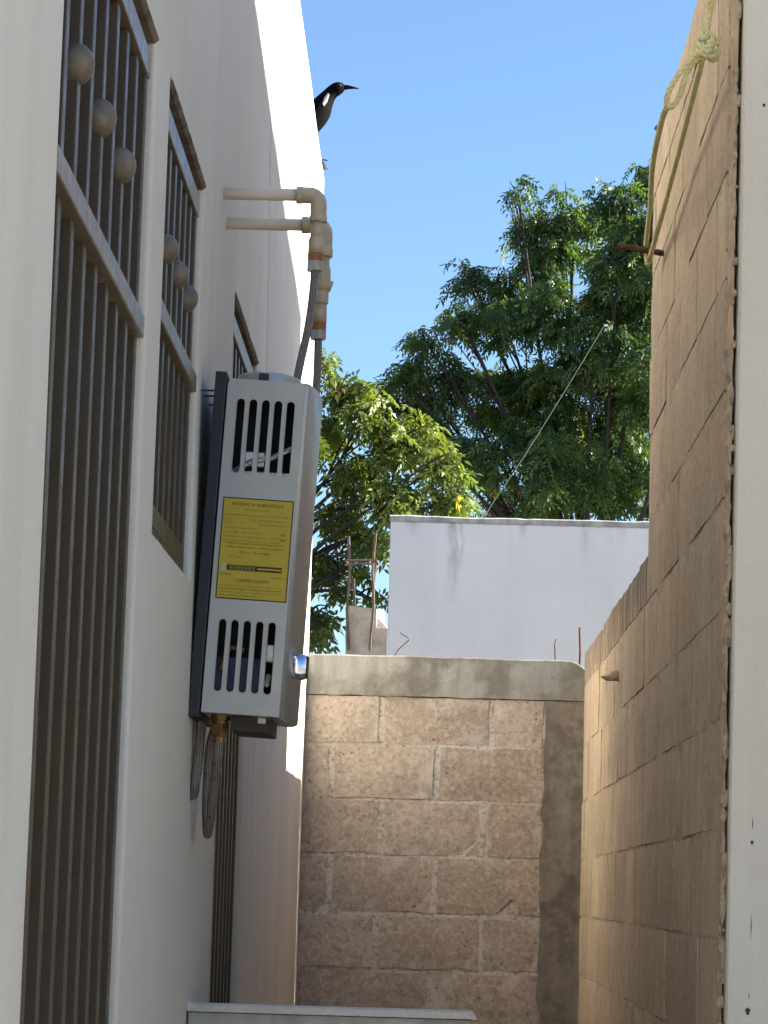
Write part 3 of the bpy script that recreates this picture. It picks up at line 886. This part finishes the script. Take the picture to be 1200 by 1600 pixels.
for o, x, z, w, mt in texts:
    me = bpy.data.meshes.new_from_object(o.evaluated_get(dg))
    cs = [v.co for v in me.vertices]
    xs_ = [c.x for c in cs]; wid = max(xs_) - min(xs_); k = (w / wid) if w else 1
    store[mt].add([(x + c.x * k, -.0020, z + c.y) for c in cs], [tuple(p.vertices) for p in me.polygons])
    cu = o.data; bpy.data.objects.remove(o); bpy.data.meshes.remove(me); bpy.data.curves.remove(cu)
MB().box(.0285, .1395, -.0019, -.0018, .2885, .2995).build('scale_band', M['ink'], lab, local=True)
tag(store['ink'].build('lettering', M['ink'], lab, local=True), kind='stuff')
tag(store['inkgrey'].build('small_lettering', M['inkgrey'], lab, local=True), kind='stuff')
for k in range(7): MB().box(.034 + .0075 * k, .040 + .0075 * k, -.0023, -.0020, .2900, .2980).build('scale_step', M['inkgrey'], lab, local=True)
MB().box(.0905, .1380, -.0023, -.0020, .2925, .2955).build('scale_bar', M['label'], lab, local=True)
MB().box(.0175, .0265, -.0019, -.0018, .2870, .3010).build('scale_arrow', M['zinc'], lab, local=True)

# gas hose under the heater
heater_m = Matrix.Translation(heater.location) @ Matrix.Rotation(TH, 4, 'Y')
ib = heater_m @ Vector((bx, by, -.054))
P = [ib, ib + Vector((0, 0, -.03)), Vector((-.447, 5.60, 1.76)), Vector((-.455, 5.63, 1.69)), Vector((-.462, 5.67, 1.658)), Vector((-.469, 5.72, 1.672)), Vector((-.474, 5.745, 1.74)), Vector((-.470, 5.74, 1.84)), Vector((-.455, 5.73, 1.895))]
o = MB().tube(smoothpath(P, 8), .0095, 10).build('gas_hose', M['braid'], smooth=True)
tag(o, 'grey braided hose hanging in a narrow loop below the heater', 'hose')
P = [Vector((-.478, 5.60, 1.885)), Vector((-.480, 5.60, 1.83)), Vector((-.486, 5.60, 1.76)), Vector((-.492, 5.615, 1.735)), Vector((-.512, 5.62, 1.733))]
o = MB().tube(smoothpath(P, 8), .0105, 10).build('flexible_hose', M['braid'], smooth=True)
tag(o, 'short braided hose from the heater bottom into the white wall, left of the hanging loop', 'hose')

# ------------------------------------------------------------------ cream pipes and braided hoses above
def elbow(x0, x1, y, z, r, drop, n=8):
    R_ = r * 1.15
    P = [Vector((x0, y, z)), Vector((x1 - R_, y, z))]
    for a in lin(0, math.pi / 2, n)[1:]: P.append(Vector((x1 - R_ + R_ * math.sin(a), y, z - R_ + R_ * math.cos(a))))
    P.append(Vector((x1, y, z - drop)))
    return P
def collar(m, x, y, z0, z1, r, seg=16): return m.tube([(x, y, z0), (x, y, z1)], r, seg)
pa = empty('water_pipe', (XL, 5.87, 3.055), 'upper cream plastic pipe from the white wall, bending down over the heater', 'pipe', 'cream pipes above the heater')
y, z = 5.87, 3.056
MB().tube([(XL - .03, y, z), (-.318, y, z)], .0134, 18).build('pipe', M['cream'], pa, smooth=True)
xe = -.2865
MB().tube(elbow(-.330, xe, y, z, .0175, .056), .0180, 18).tube([(-.336, y, z), (-.322, y, z)], .0192, 18).tube([(xe, y, z - .060), (xe, y, z - .046)], .0195, 18).build('elbow', M['fitting'], pa, smooth=True, bevel=.001)
m = collar(MB(), xe - .001, y, 2.955, 3.001, .0150); m.build('nipple', M['fitting'], pa, smooth=True)
m = collar(MB(), xe - .002, y, 2.926, 2.956, .0180); m.tube([(xe - .002, y, 2.955), (xe - .002, y, 2.962)], [.018, .0155], 16, False)
m.build('coupling', M['fitting'], pa, smooth=True)
m = MB()
for k in range(5): m.tube([(xe - .004, y, 2.908 + .0036 * k), (xe - .004, y, 2.9098 + .0036 * k), (xe - .004, y, 2.9116 + .0036 * k)], [.0155, .0172, .0155], 16)
m.build('copper_thread', M['copper'], pa, smooth=True)
m = collar(MB(), xe - .004, y, 2.886, 2.9079, .0180, 6); m.build('nut', M['zinc'], pa, bevel=.001)
hoseA = MB().tube(smoothpath([(xe - .004, y, 2.89), (xe - .005, y, 2.86), (xe - .009, y - .01, 2.80), (-.301, 5.83, 2.74), (-.312, 5.79, 2.66), (-.322, 5.77, 2.585)], 8), .0088, 10).build('flexible_hose', M['braid'], smooth=True)
tag(hoseA, 'slanting braided hose from the upper cream pipe to the heater top', 'hose', 'braided hoses above the heater')

pb = empty('water_pipe', (XL, 5.98, 3.015), 'lower cream plastic pipe from the white wall, just below the upper one', 'pipe', 'cream pipes above the heater')
y, z = 5.98, 3.016
MB().tube([(XL - .03, y, z), (-.315, y, z)], .0134, 18).build('pipe', M['cream'], pb, smooth=True)
xe = -.2765
MB().tube(elbow(-.322, xe, y, z, .0175, .066), .0180, 18).tube([(-.328, y, z), (-.314, y, z)], .0192, 18).tube([(xe, y, z - .072), (xe, y, z - .052)], .0195, 18).build('elbow', M['fitting'], pb, smooth=True, bevel=.001)
m = collar(MB(), xe - .002, y, 2.865, 2.946, .0150)
m.tube([(xe - .002, y, 2.925), (xe - .002, y, 2.915), (xe - .002, y, 2.880), (xe - .002, y, 2.868)], [.015, .0185, .0185, .0155], 16)
m.tube([(xe, y, 2.884), (xe + .019, y, 2.877)], .0125, 12)
m.build('check_valve', M['fitting'], pb, smooth=True)
m = collar(MB(), xe - .004, y, 2.838, 2.866, .0172); m.build('coupling', M['fitting'], pb, smooth=True, bevel=.001)
m = MB().tube([(xe - .005, y, 2.838), (xe - .006, y, 2.796)], [.0150, .0165], 16); m.build('adapter', M['fitting'], pb, smooth=True)
m = MB()
for k in range(5): m.tube([(xe - .0065, y, 2.777 + .0037 * k), (xe - .0065, y, 2.779 + .0037 * k), (xe - .0065, y, 2.7807 + .0037 * k)], [.0155, .0172, .0155], 16)
m.build('copper_thread', M['copper'], pb, smooth=True)
m = collar(MB(), xe - .007, y, 2.757, 2.7768, .0182, 6); m.build('nut', M['zinc'], pb, bevel=.001)
hoseB = MB().tube(smoothpath([(xe - .007, y, 2.762), (xe - .006, y - .01, 2.70), (xe - .006, 5.93, 2.62), (-.288, 5.88, 2.555)], 8), .0088, 10).build('flexible_hose', M['braid'], smooth=True)
tag(hoseB, 'upright braided hose dropping straight from the lower cream pipe to the heater', 'hose', 'braided hoses above the heater')

# ------------------------------------------------------------------ yellow rope
rope = empty('rope', (.52, 6.96, 3.2), 'pale yellow rope knotted high on the right wall and looped over the iron rod', 'rope')
def strand(pts, r=.0062, turns=26., n=14):
    P = smoothpath(pts, n); L = [0]
    for a, b in zip(P, P[1:]): L.append(L[-1] + (b - a).length)
    Q = [P[0]]; step_ = .004; out = []
    N = max(8, int(L[-1] / step_)); j = 0
    for k in range(N + 1):
        s_ = L[-1] * k / N
        while j < len(L) - 2 and L[j + 1] < s_: j += 1
        t = (s_ - L[j]) / max(1e-9, L[j + 1] - L[j])
        out.append(P[j].lerp(P[j + 1], t))
    m = MB(); up = None; fr = []
    for i, p in enumerate(out):
        d = (out[min(i + 1, N)] - out[max(i - 1, 0)]).normalized()
        up = d.orthogonal().normalized() if up is None else (up - d * up.dot(d)).normalized()
        fr.append((p, up.copy(), d.cross(up)))
    for s3 in range(3):
        T = []
        for i, (p, u, w) in enumerate(fr):
            a = 2 * math.pi * (s3 / 3 + L[-1] * i / N * turns)
            T.append(p + (u * math.cos(a) + w * math.sin(a)) * r * .5)
        m.tube(T, r * .58, 6)
    return m
Yk = 5.36
up_ = strand([(.536, 5.0, 3.56), (.520, 5.26, 3.41), (.514, Yk, 3.335), (.509, Yk, 3.29), (.505, Yk - .01, 3.262)], .0066)
up_.build('rope_end', M['rope'], rope, smooth=True)
strand([(.500, Yk, 3.245), (.499, Yk + .02, 3.222), (.503, 5.62, 3.218), (.512, 6.1, 3.214), (.518, 6.6, 3.202), (.521, 6.95, 3.194), (.520, 6.975, 3.178)], .0064).build('rope_line', M['rope'], rope, smooth=True)
strand([(.431, Yk + .02, 3.128), (.434, 5.55, 3.146), (.452, 6.0, 3.183), (.484, 6.5, 3.205), (.508, 6.93, 3.226), (.511, 6.968, 3.223), (.513, 6.982, 3.20), (.514, 6.96, 3.172)], .0062).build('rope_line', M['rope'], rope, smooth=True)
# hanging loop
loop = [(.500, Yk - .01, 3.232), (.482, Yk - .014, 3.226), (.464, Yk - .012, 3.207), (.446, Yk - .01, 3.180), (.432, Yk - .005, 3.152), (.430, Yk, 3.128), (.440, Yk + .008, 3.126), (.452, Yk + .004, 3.142), (.461, Yk, 3.168), (.468, Yk + .004, 3.196), (.484, Yk + .01, 3.220), (.500, Yk + .012, 3.236)]
strand(loop, .0060).build('hanging_loop', M['rope'], rope, smooth=True)
# knot
kn = MB()
c = Vector((.506, Yk - .012, 3.250))
def turn(cx, cz_, rx, rz, ang, ph, yo):
    P = []
    for k in range(11):
        a = ph + 2 * math.pi * k / 10 * .93
        x = rx * math.cos(a); z = rz * math.sin(a)
        P.append((cx + x * math.cos(ang) - z * math.sin(ang), Yk + yo + .012 * math.sin(a + .7), cz_ + x * math.sin(ang) + z * math.cos(ang)))
    return strand(P, .0058)
for a in [(.505, 3.252, .017, .009, .5, 0, -.014), (.509, 3.246, .010, .022, -.2, 1., -.008), (.499, 3.247, .009, .019, .55, 2, -.02), (.520, 3.247, .012, .026, -.05, .5, .004), (.507, 3.232, .018, .008, -.15, 3, -.016), (.508, 3.268, .010, .016, .3, 4, -.01)]:
    k_ = turn(*a); kn.add(k_.v, k_.f)
kn.build('knot', M['rope'], rope, smooth=True)

# ------------------------------------------------------------------ grackle
by_ = 10.40
bird = empty('bird', (-.53, by_, 4.335), 'black bird with long pointed bill standing on the far end of the white parapet', 'bird')
sp = [(-.86, 4.30, .010, .030), (-.78, 4.34, .012, .028), (-.70, 4.385, .016, .026), (-.64, 4.43, .034, .036), (-.595, 4.475, .052, .050), (-.555, 4.515, .056, .053), (-.522, 4.552, .051, .048), (-.500, 4.590, .038, .037),
      (-.482, 4.618, .029, .028), (-.466, 4.636, .0265, .026), (-.449, 4.647, .0265, .026), (-.434, 4.650, .0215, .021), (-.424, 4.650, .014, .014)]
pts = smoothpath([(a, by_, b) for a, b, _, _ in sp], 5)
rv = smoothpath([(r, w, 0) for _, _, r, w in sp], 5)
vs = []; fs = []; SG = 20
for i, p in enumerate(pts):
    d = (pts[min(i + 1, len(pts) - 1)] - pts[max(i - 1, 0)]).normalized()
    nrm = Vector((-d.z, 0, d.x))
    for k in range(SG):
        a = 2 * math.pi * k / SG
        vs.append(p + nrm * math.cos(a) * rv[i].x + Vector((0, 1, 0)) * math.sin(a) * rv[i].y)
for i in range(len(pts) - 1):
    for k in range(SG): fs.append((i * SG + k, i * SG + (k + 1) % SG, (i + 1) * SG + (k + 1) % SG, (i + 1) * SG + k))
fs.append(tuple(range(SG))[::-1]); fs.append(tuple((len(pts) - 1) * SG + k for k in range(SG)))
MB().add(vs, fs).build('body', M['feather'], bird, smooth=True)
P = smoothpath([(-.432, by_, 4.651), (-.415, by_, 4.654), (-.392, by_, 4.653), (-.364, by_, 4.649)], 4)
MB().tube(P, [.0125, .0115, .0105, .0098, .0092, .0085, .0078, .0068, .0056, .0044, .0032, .002, .0006], 12).build('bill', M['feather'], bird, smooth=True)
for s_ in (-1, 1):
    MB().sphere((-.4365, by_ + s_ * .0225, 4.655), .0022, 10, 8).build('eye', M['eye'], bird, smooth=True)
# folded wings
for s_ in (-1, 1):
    w = MB(); vs = []; fs = []
    for i in range(13):
        t = i / 12
        x = -.515 - .20 * t; z = 4.56 - .15 * t
        h = .050 * math.sin(math.pi * min(1, .12 + t * .80)) + .004
        for k in range(9):
            a = -1.2 + 2.4 * k / 8
            vs.append((x + .6 * h * math.sin(a), by_ + s_ * (.0535 - .028 * t - .004 * abs(a)), z + h * math.sin(a)))
    for i in range(12):
        for k in range(8): fs.append((i * 9 + k, i * 9 + k + 1, i * 9 + k + 10, i * 9 + k + 9))
    w.add(vs, fs)
    o = w.build('wing', M['feather'], bird, smooth=True)
    o.modifiers.new('thick', 'SOLIDIFY').thickness = .004
# gloss highlight painted as a pale shell on the breast side towards the camera
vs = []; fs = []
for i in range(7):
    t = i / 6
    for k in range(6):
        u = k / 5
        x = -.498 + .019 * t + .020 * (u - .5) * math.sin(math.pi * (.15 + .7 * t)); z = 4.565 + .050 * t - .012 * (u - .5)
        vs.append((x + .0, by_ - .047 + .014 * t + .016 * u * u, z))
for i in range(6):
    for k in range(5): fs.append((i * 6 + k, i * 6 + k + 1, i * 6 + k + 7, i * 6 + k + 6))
MB().add(vs, fs).build('painted_sheen', M['sheen'], bird, smooth=True)
for s_ in (-1, 1):
    lg = MB()
    y = by_ + s_ * .022
    zt = 4.342
    lg.tube(smoothpath([(-.555, y, 4.49), (-.548, y, 4.44), (-.530, y, 4.40), (-.528, y, zt + .004)], 4), [.009] * 3 + [.006] * 4 + [.0036] * 6, 8)
    for (dx, dy) in [(.040, .0), (.036, .014), (.036, -.014), (-.03, 0)]:
        lg.tube(smoothpath([(-.528, y, zt + .004), (-.528 + dx * .6, y + dy * .7, zt + .003), (-.528 + dx, y + dy, zt - (.004 if dx > 0 else -.001)), (-.528 + dx * 1.15, y + dy, zt - (.014 if dx > 0 else 0))], 3), [.0034] * 6 + [.0028, .002, .0016, .0012], 6)
    lg.build('leg', M['black'], bird, smooth=True)

# ------------------------------------------------------------------ trees
def tree(name, label, Y, blobs, mat, n_leaf, rachis, nlf, leaf_l, leaf_w, droop, trunk, depth, extra):
    root = empty(name, (trunk[0], Y, 0), label, 'tree', None)
    B = np.array([(x, Y + dy, z, r) for (x, z, r), dy in zip(blobs, rng.uniform(-depth, depth, len(blobs)))] + extra)
    # trunk and limbs
    wood = MB(); fork = Vector((trunk[0], Y, trunk[1]))
    wood.tube(smoothpath([(trunk[0] - .05, Y, -.1), (trunk[0] + .03, Y, trunk[1] * .5), fork], 5), [trunk[2] * (1.15 - .35 * k / 10) for k in range(11)], 10)
    wood.build('trunk', M['bark'], root, smooth=True)
    br = MB()
    for bi, (x, y, z, r) in enumerate(B):
        if bi % 2 and r > .3: continue
        tip = Vector((x, y, z))
        mid = fork.lerp(tip, .5) + Vector((rng.uniform(-.12, .12), rng.uniform(-.1, .1), rng.uniform(-.02, .18)))
        P = smoothpath([fork - Vector((0, 0, .15)), mid, tip], 6)
        br.tube(P, [trunk[2] * .2 * (1 - .86 * k / 12) + .003 for k in range(13)], 6)
        for q in range(5):
            e = tip + Vector(rng.normal(0, 1, 3)).normalized() * r * .8
            br.tube(smoothpath([P[8 + q % 4], (P[8 + q % 4] + e) / 2 + Vector((0, 0, .04)), e], 3), [.009, .008, .007, .006, .005, .004, .003], 5)
    br.build('branches', M['bark'], root, smooth=True)
    # compound leaves scattered through the blobs
    wgt = B[:, 3] ** 2.0; wgt /= wgt.sum()
    which = rng.choice(len(B), n_leaf, p=wgt)
    d = rng.normal(0, 1, (n_leaf, 3)); d /= np.linalg.norm(d, axis=1)[:, None]
    rad = rng.uniform(0, 1, n_leaf) ** .45 * rng.uniform(.75, 1.18, n_leaf)
    c = B[which, :3] + d * (rad * B[which, 3])[:, None] * np.array([1, 1.3, .85])
    # clump: pull towards random sub-centres
    sub = rng.normal(0, 1, (len(B) * 13, 3)); sub /= np.linalg.norm(sub, axis=1)[:, None]
    subc = np.repeat(B[:, :3], 13, 0) + sub * np.repeat(B[:, 3], 13)[:, None] * rng.uniform(.45, 1., (len(B) * 13, 1))
    sc_i = which * 13 + rng.integers(0, 13, n_leaf)
    pull = rng.uniform(.55, .93, n_leaf)[:, None]
    c = c * (1 - pull) + subc[sc_i] * pull
    az = np.arctan2(d[:, 1], d[:, 0]) + rng.normal(0, .9, n_leaf)
    el = rng.normal(droop, .35, n_leaf)
    ax = np.stack([np.cos(az) * np.cos(el), np.sin(az) * np.cos(el), np.sin(el)], 1)
    sd = np.cross(ax, [0, 0, 1.]); sd /= np.linalg.norm(sd, axis=1)[:, None] + 1e-9
    nm = np.cross(sd, ax)
    roll = rng.normal(0, .95, n_leaf)[:, None]
    sd, nm = sd * np.cos(roll) + nm * np.sin(roll), nm * np.cos(roll) - sd * np.sin(roll)
    tone_c = np.clip(.55 * rng.beta(1.4, 2., len(B) * 13)[sc_i] + .45 * rng.beta(1.4, 2.2, n_leaf), 0, .85)
    tone_c = np.where(rng.uniform(0, 1, n_leaf) < .03, .98, tone_c)
    V = []; T = []
    size = rng.uniform(.75, 1.2, n_leaf)
    for k in range(nlf):
        t = (k // 2 + .6) / (nlf / 2)
        s_ = 1 if k % 2 else -1
        if k == nlf - 1: s_ = 0
        bpt = c + ax * (rachis * t * size)[:, None] - np.array([0, 0, 1]) * (rachis * .35 * t * t * size)[:, None]
        dirn = ax * (.55 if s_ else 1.) + sd * (.9 * s_) + rng.normal(0, .22, (n_leaf, 3)) - np.array([0, 0, .35])
        dirn /= np.linalg.norm(dirn, axis=1)[:, None]
        wd = np.cross(dirn, nm); wd /= np.linalg.norm(wd, axis=1)[:, None] + 1e-9
        ll = (leaf_l * size * rng.uniform(.75, 1.15, n_leaf))[:, None]; lw = ll * leaf_w / leaf_l
        fold = nm * lw * .25
        V.append(np.stack([bpt, bpt + dirn * ll * .42 + wd * lw * .5 + fold, bpt + dirn * ll - np.array([0, 0, .12]) * ll, bpt + dirn * ll * .42 - wd * lw * .5 + fold], 1))
        T.append(np.repeat(np.clip(tone_c + rng.normal(0, .06, n_leaf), 0, 1)[:, None], 4, 1))
    V = np.concatenate(V).reshape(-1, 3) - np.array([trunk[0], Y, 0]); T = np.concatenate(T).reshape(-1)
    nv = len(V); nf = nv // 4
    me = bpy.data.meshes.new('crown')
    me.vertices.add(nv); me.vertices.foreach_set('co', V.astype(np.float32).ravel())
    me.loops.add(nv); me.loops.foreach_set('vertex_index', np.arange(nv, dtype=np.int32))
    me.polygons.add(nf); me.polygons.foreach_set('loop_start', np.arange(0, nv, 4, dtype=np.int32))
    me.update(calc_edges=True); me.validate()
    at = me.attributes.new('tone', 'FLOAT', 'POINT'); at.data.foreach_set('value', T.astype(np.float32))
    me.materials.append(mat)
    o = bpy.data.objects.new('crown', me); col.objects.link(o); o.parent = root
    return root
T1 = [(.51, 6.79, .12), (.63, 6.6, .23), (.94, 6.71, .26), (1.23, 6.61, .28), (1.48, 6.82, .19), (.8, 6.31, .37), (1.23, 6.18, .42), (.36, 6.06, .26), (.12, 6.2, .15), (.62, 5.82, .4), (1.1, 5.64, .51), (1.48, 5.89, .33), (.1, 5.71, .21), (-.18, 5.63, .15), (-.27, 5.42, .13), (.02, 5.37, .28), (-.24, 5.17, .19), (.35, 5.29, .4), (.83, 5.11, .51), (1.32, 5.07, .47), (.41, 4.74, .37), (.89, 4.54, .47), (1.35, 4.55, .42), (1.71, 6.29, .42), (1.72, 5.32, .56), (-.49, 5.23, .13), (-.32, 5.31, .16), (-.13, 5.29, .14), (-.37, 5.05, .19), (-.12, 4.97, .21), (.06, 4.83, .23)]
T2 = [(-.77, 4.92, .08), (-.62, 4.7, .17), (-.44, 4.52, .2), (-.21, 4.35, .24), (-.01, 4.17, .15), (-.53, 4.18, .22), (-.28, 4.0, .22), (-.64, 3.89, .15), (-.45, 3.69, .10), (-.71, 3.57, .10), (-.4, 3.75, .09), (-.72, 3.23, .11), (-.6, 3.41, .07), (-.72, 4.46, .18), (-.95, 4.29, .24), (-1.0, 3.68, .2), (-.51, 3.51, .06), (-.4, 3.33, .06), (-.73, 3.12, .07), (.04, 3.95, .16)]
ex1 = [(2.2, 20.4, 6.0, .6), (2.4, 19.8, 5.0, .6), (1.4, 21.0, 5.6, .6), (.9, 21.1, 5.0, .6), (1.9, 20, 4.4, .5), (.5, 20.9, 4.3, .5), (1.3, 20.8, 4.0, .5)]
tree('tree', 'tall dark green tree with drooping feathery leaves beside the right wall', 23.0, [(x * 1.15, (z - 1.55) * 1.15 + 1.55, r * 1.15) for x, z, r in T1], M['leafdark'], 11500, .15, 13, .056, .020, -.5, (1.3, 3.6, .13), .6, [(x * 1.15, y + 3, (z - 1.55) * 1.15 + 1.55, r) for x, y, z, r in ex1])
tree('tree', 'smaller sunlit yellow green tree between the heater and the white building', 17.0, T2, M['leaflight'], 2300, .11, 9, .055, .023, -.5, (-1.35, 3.2, .09), .3, [(-1.25, 17.2, 4.1, .3), (-1.25, 17, 3.5, .25)])
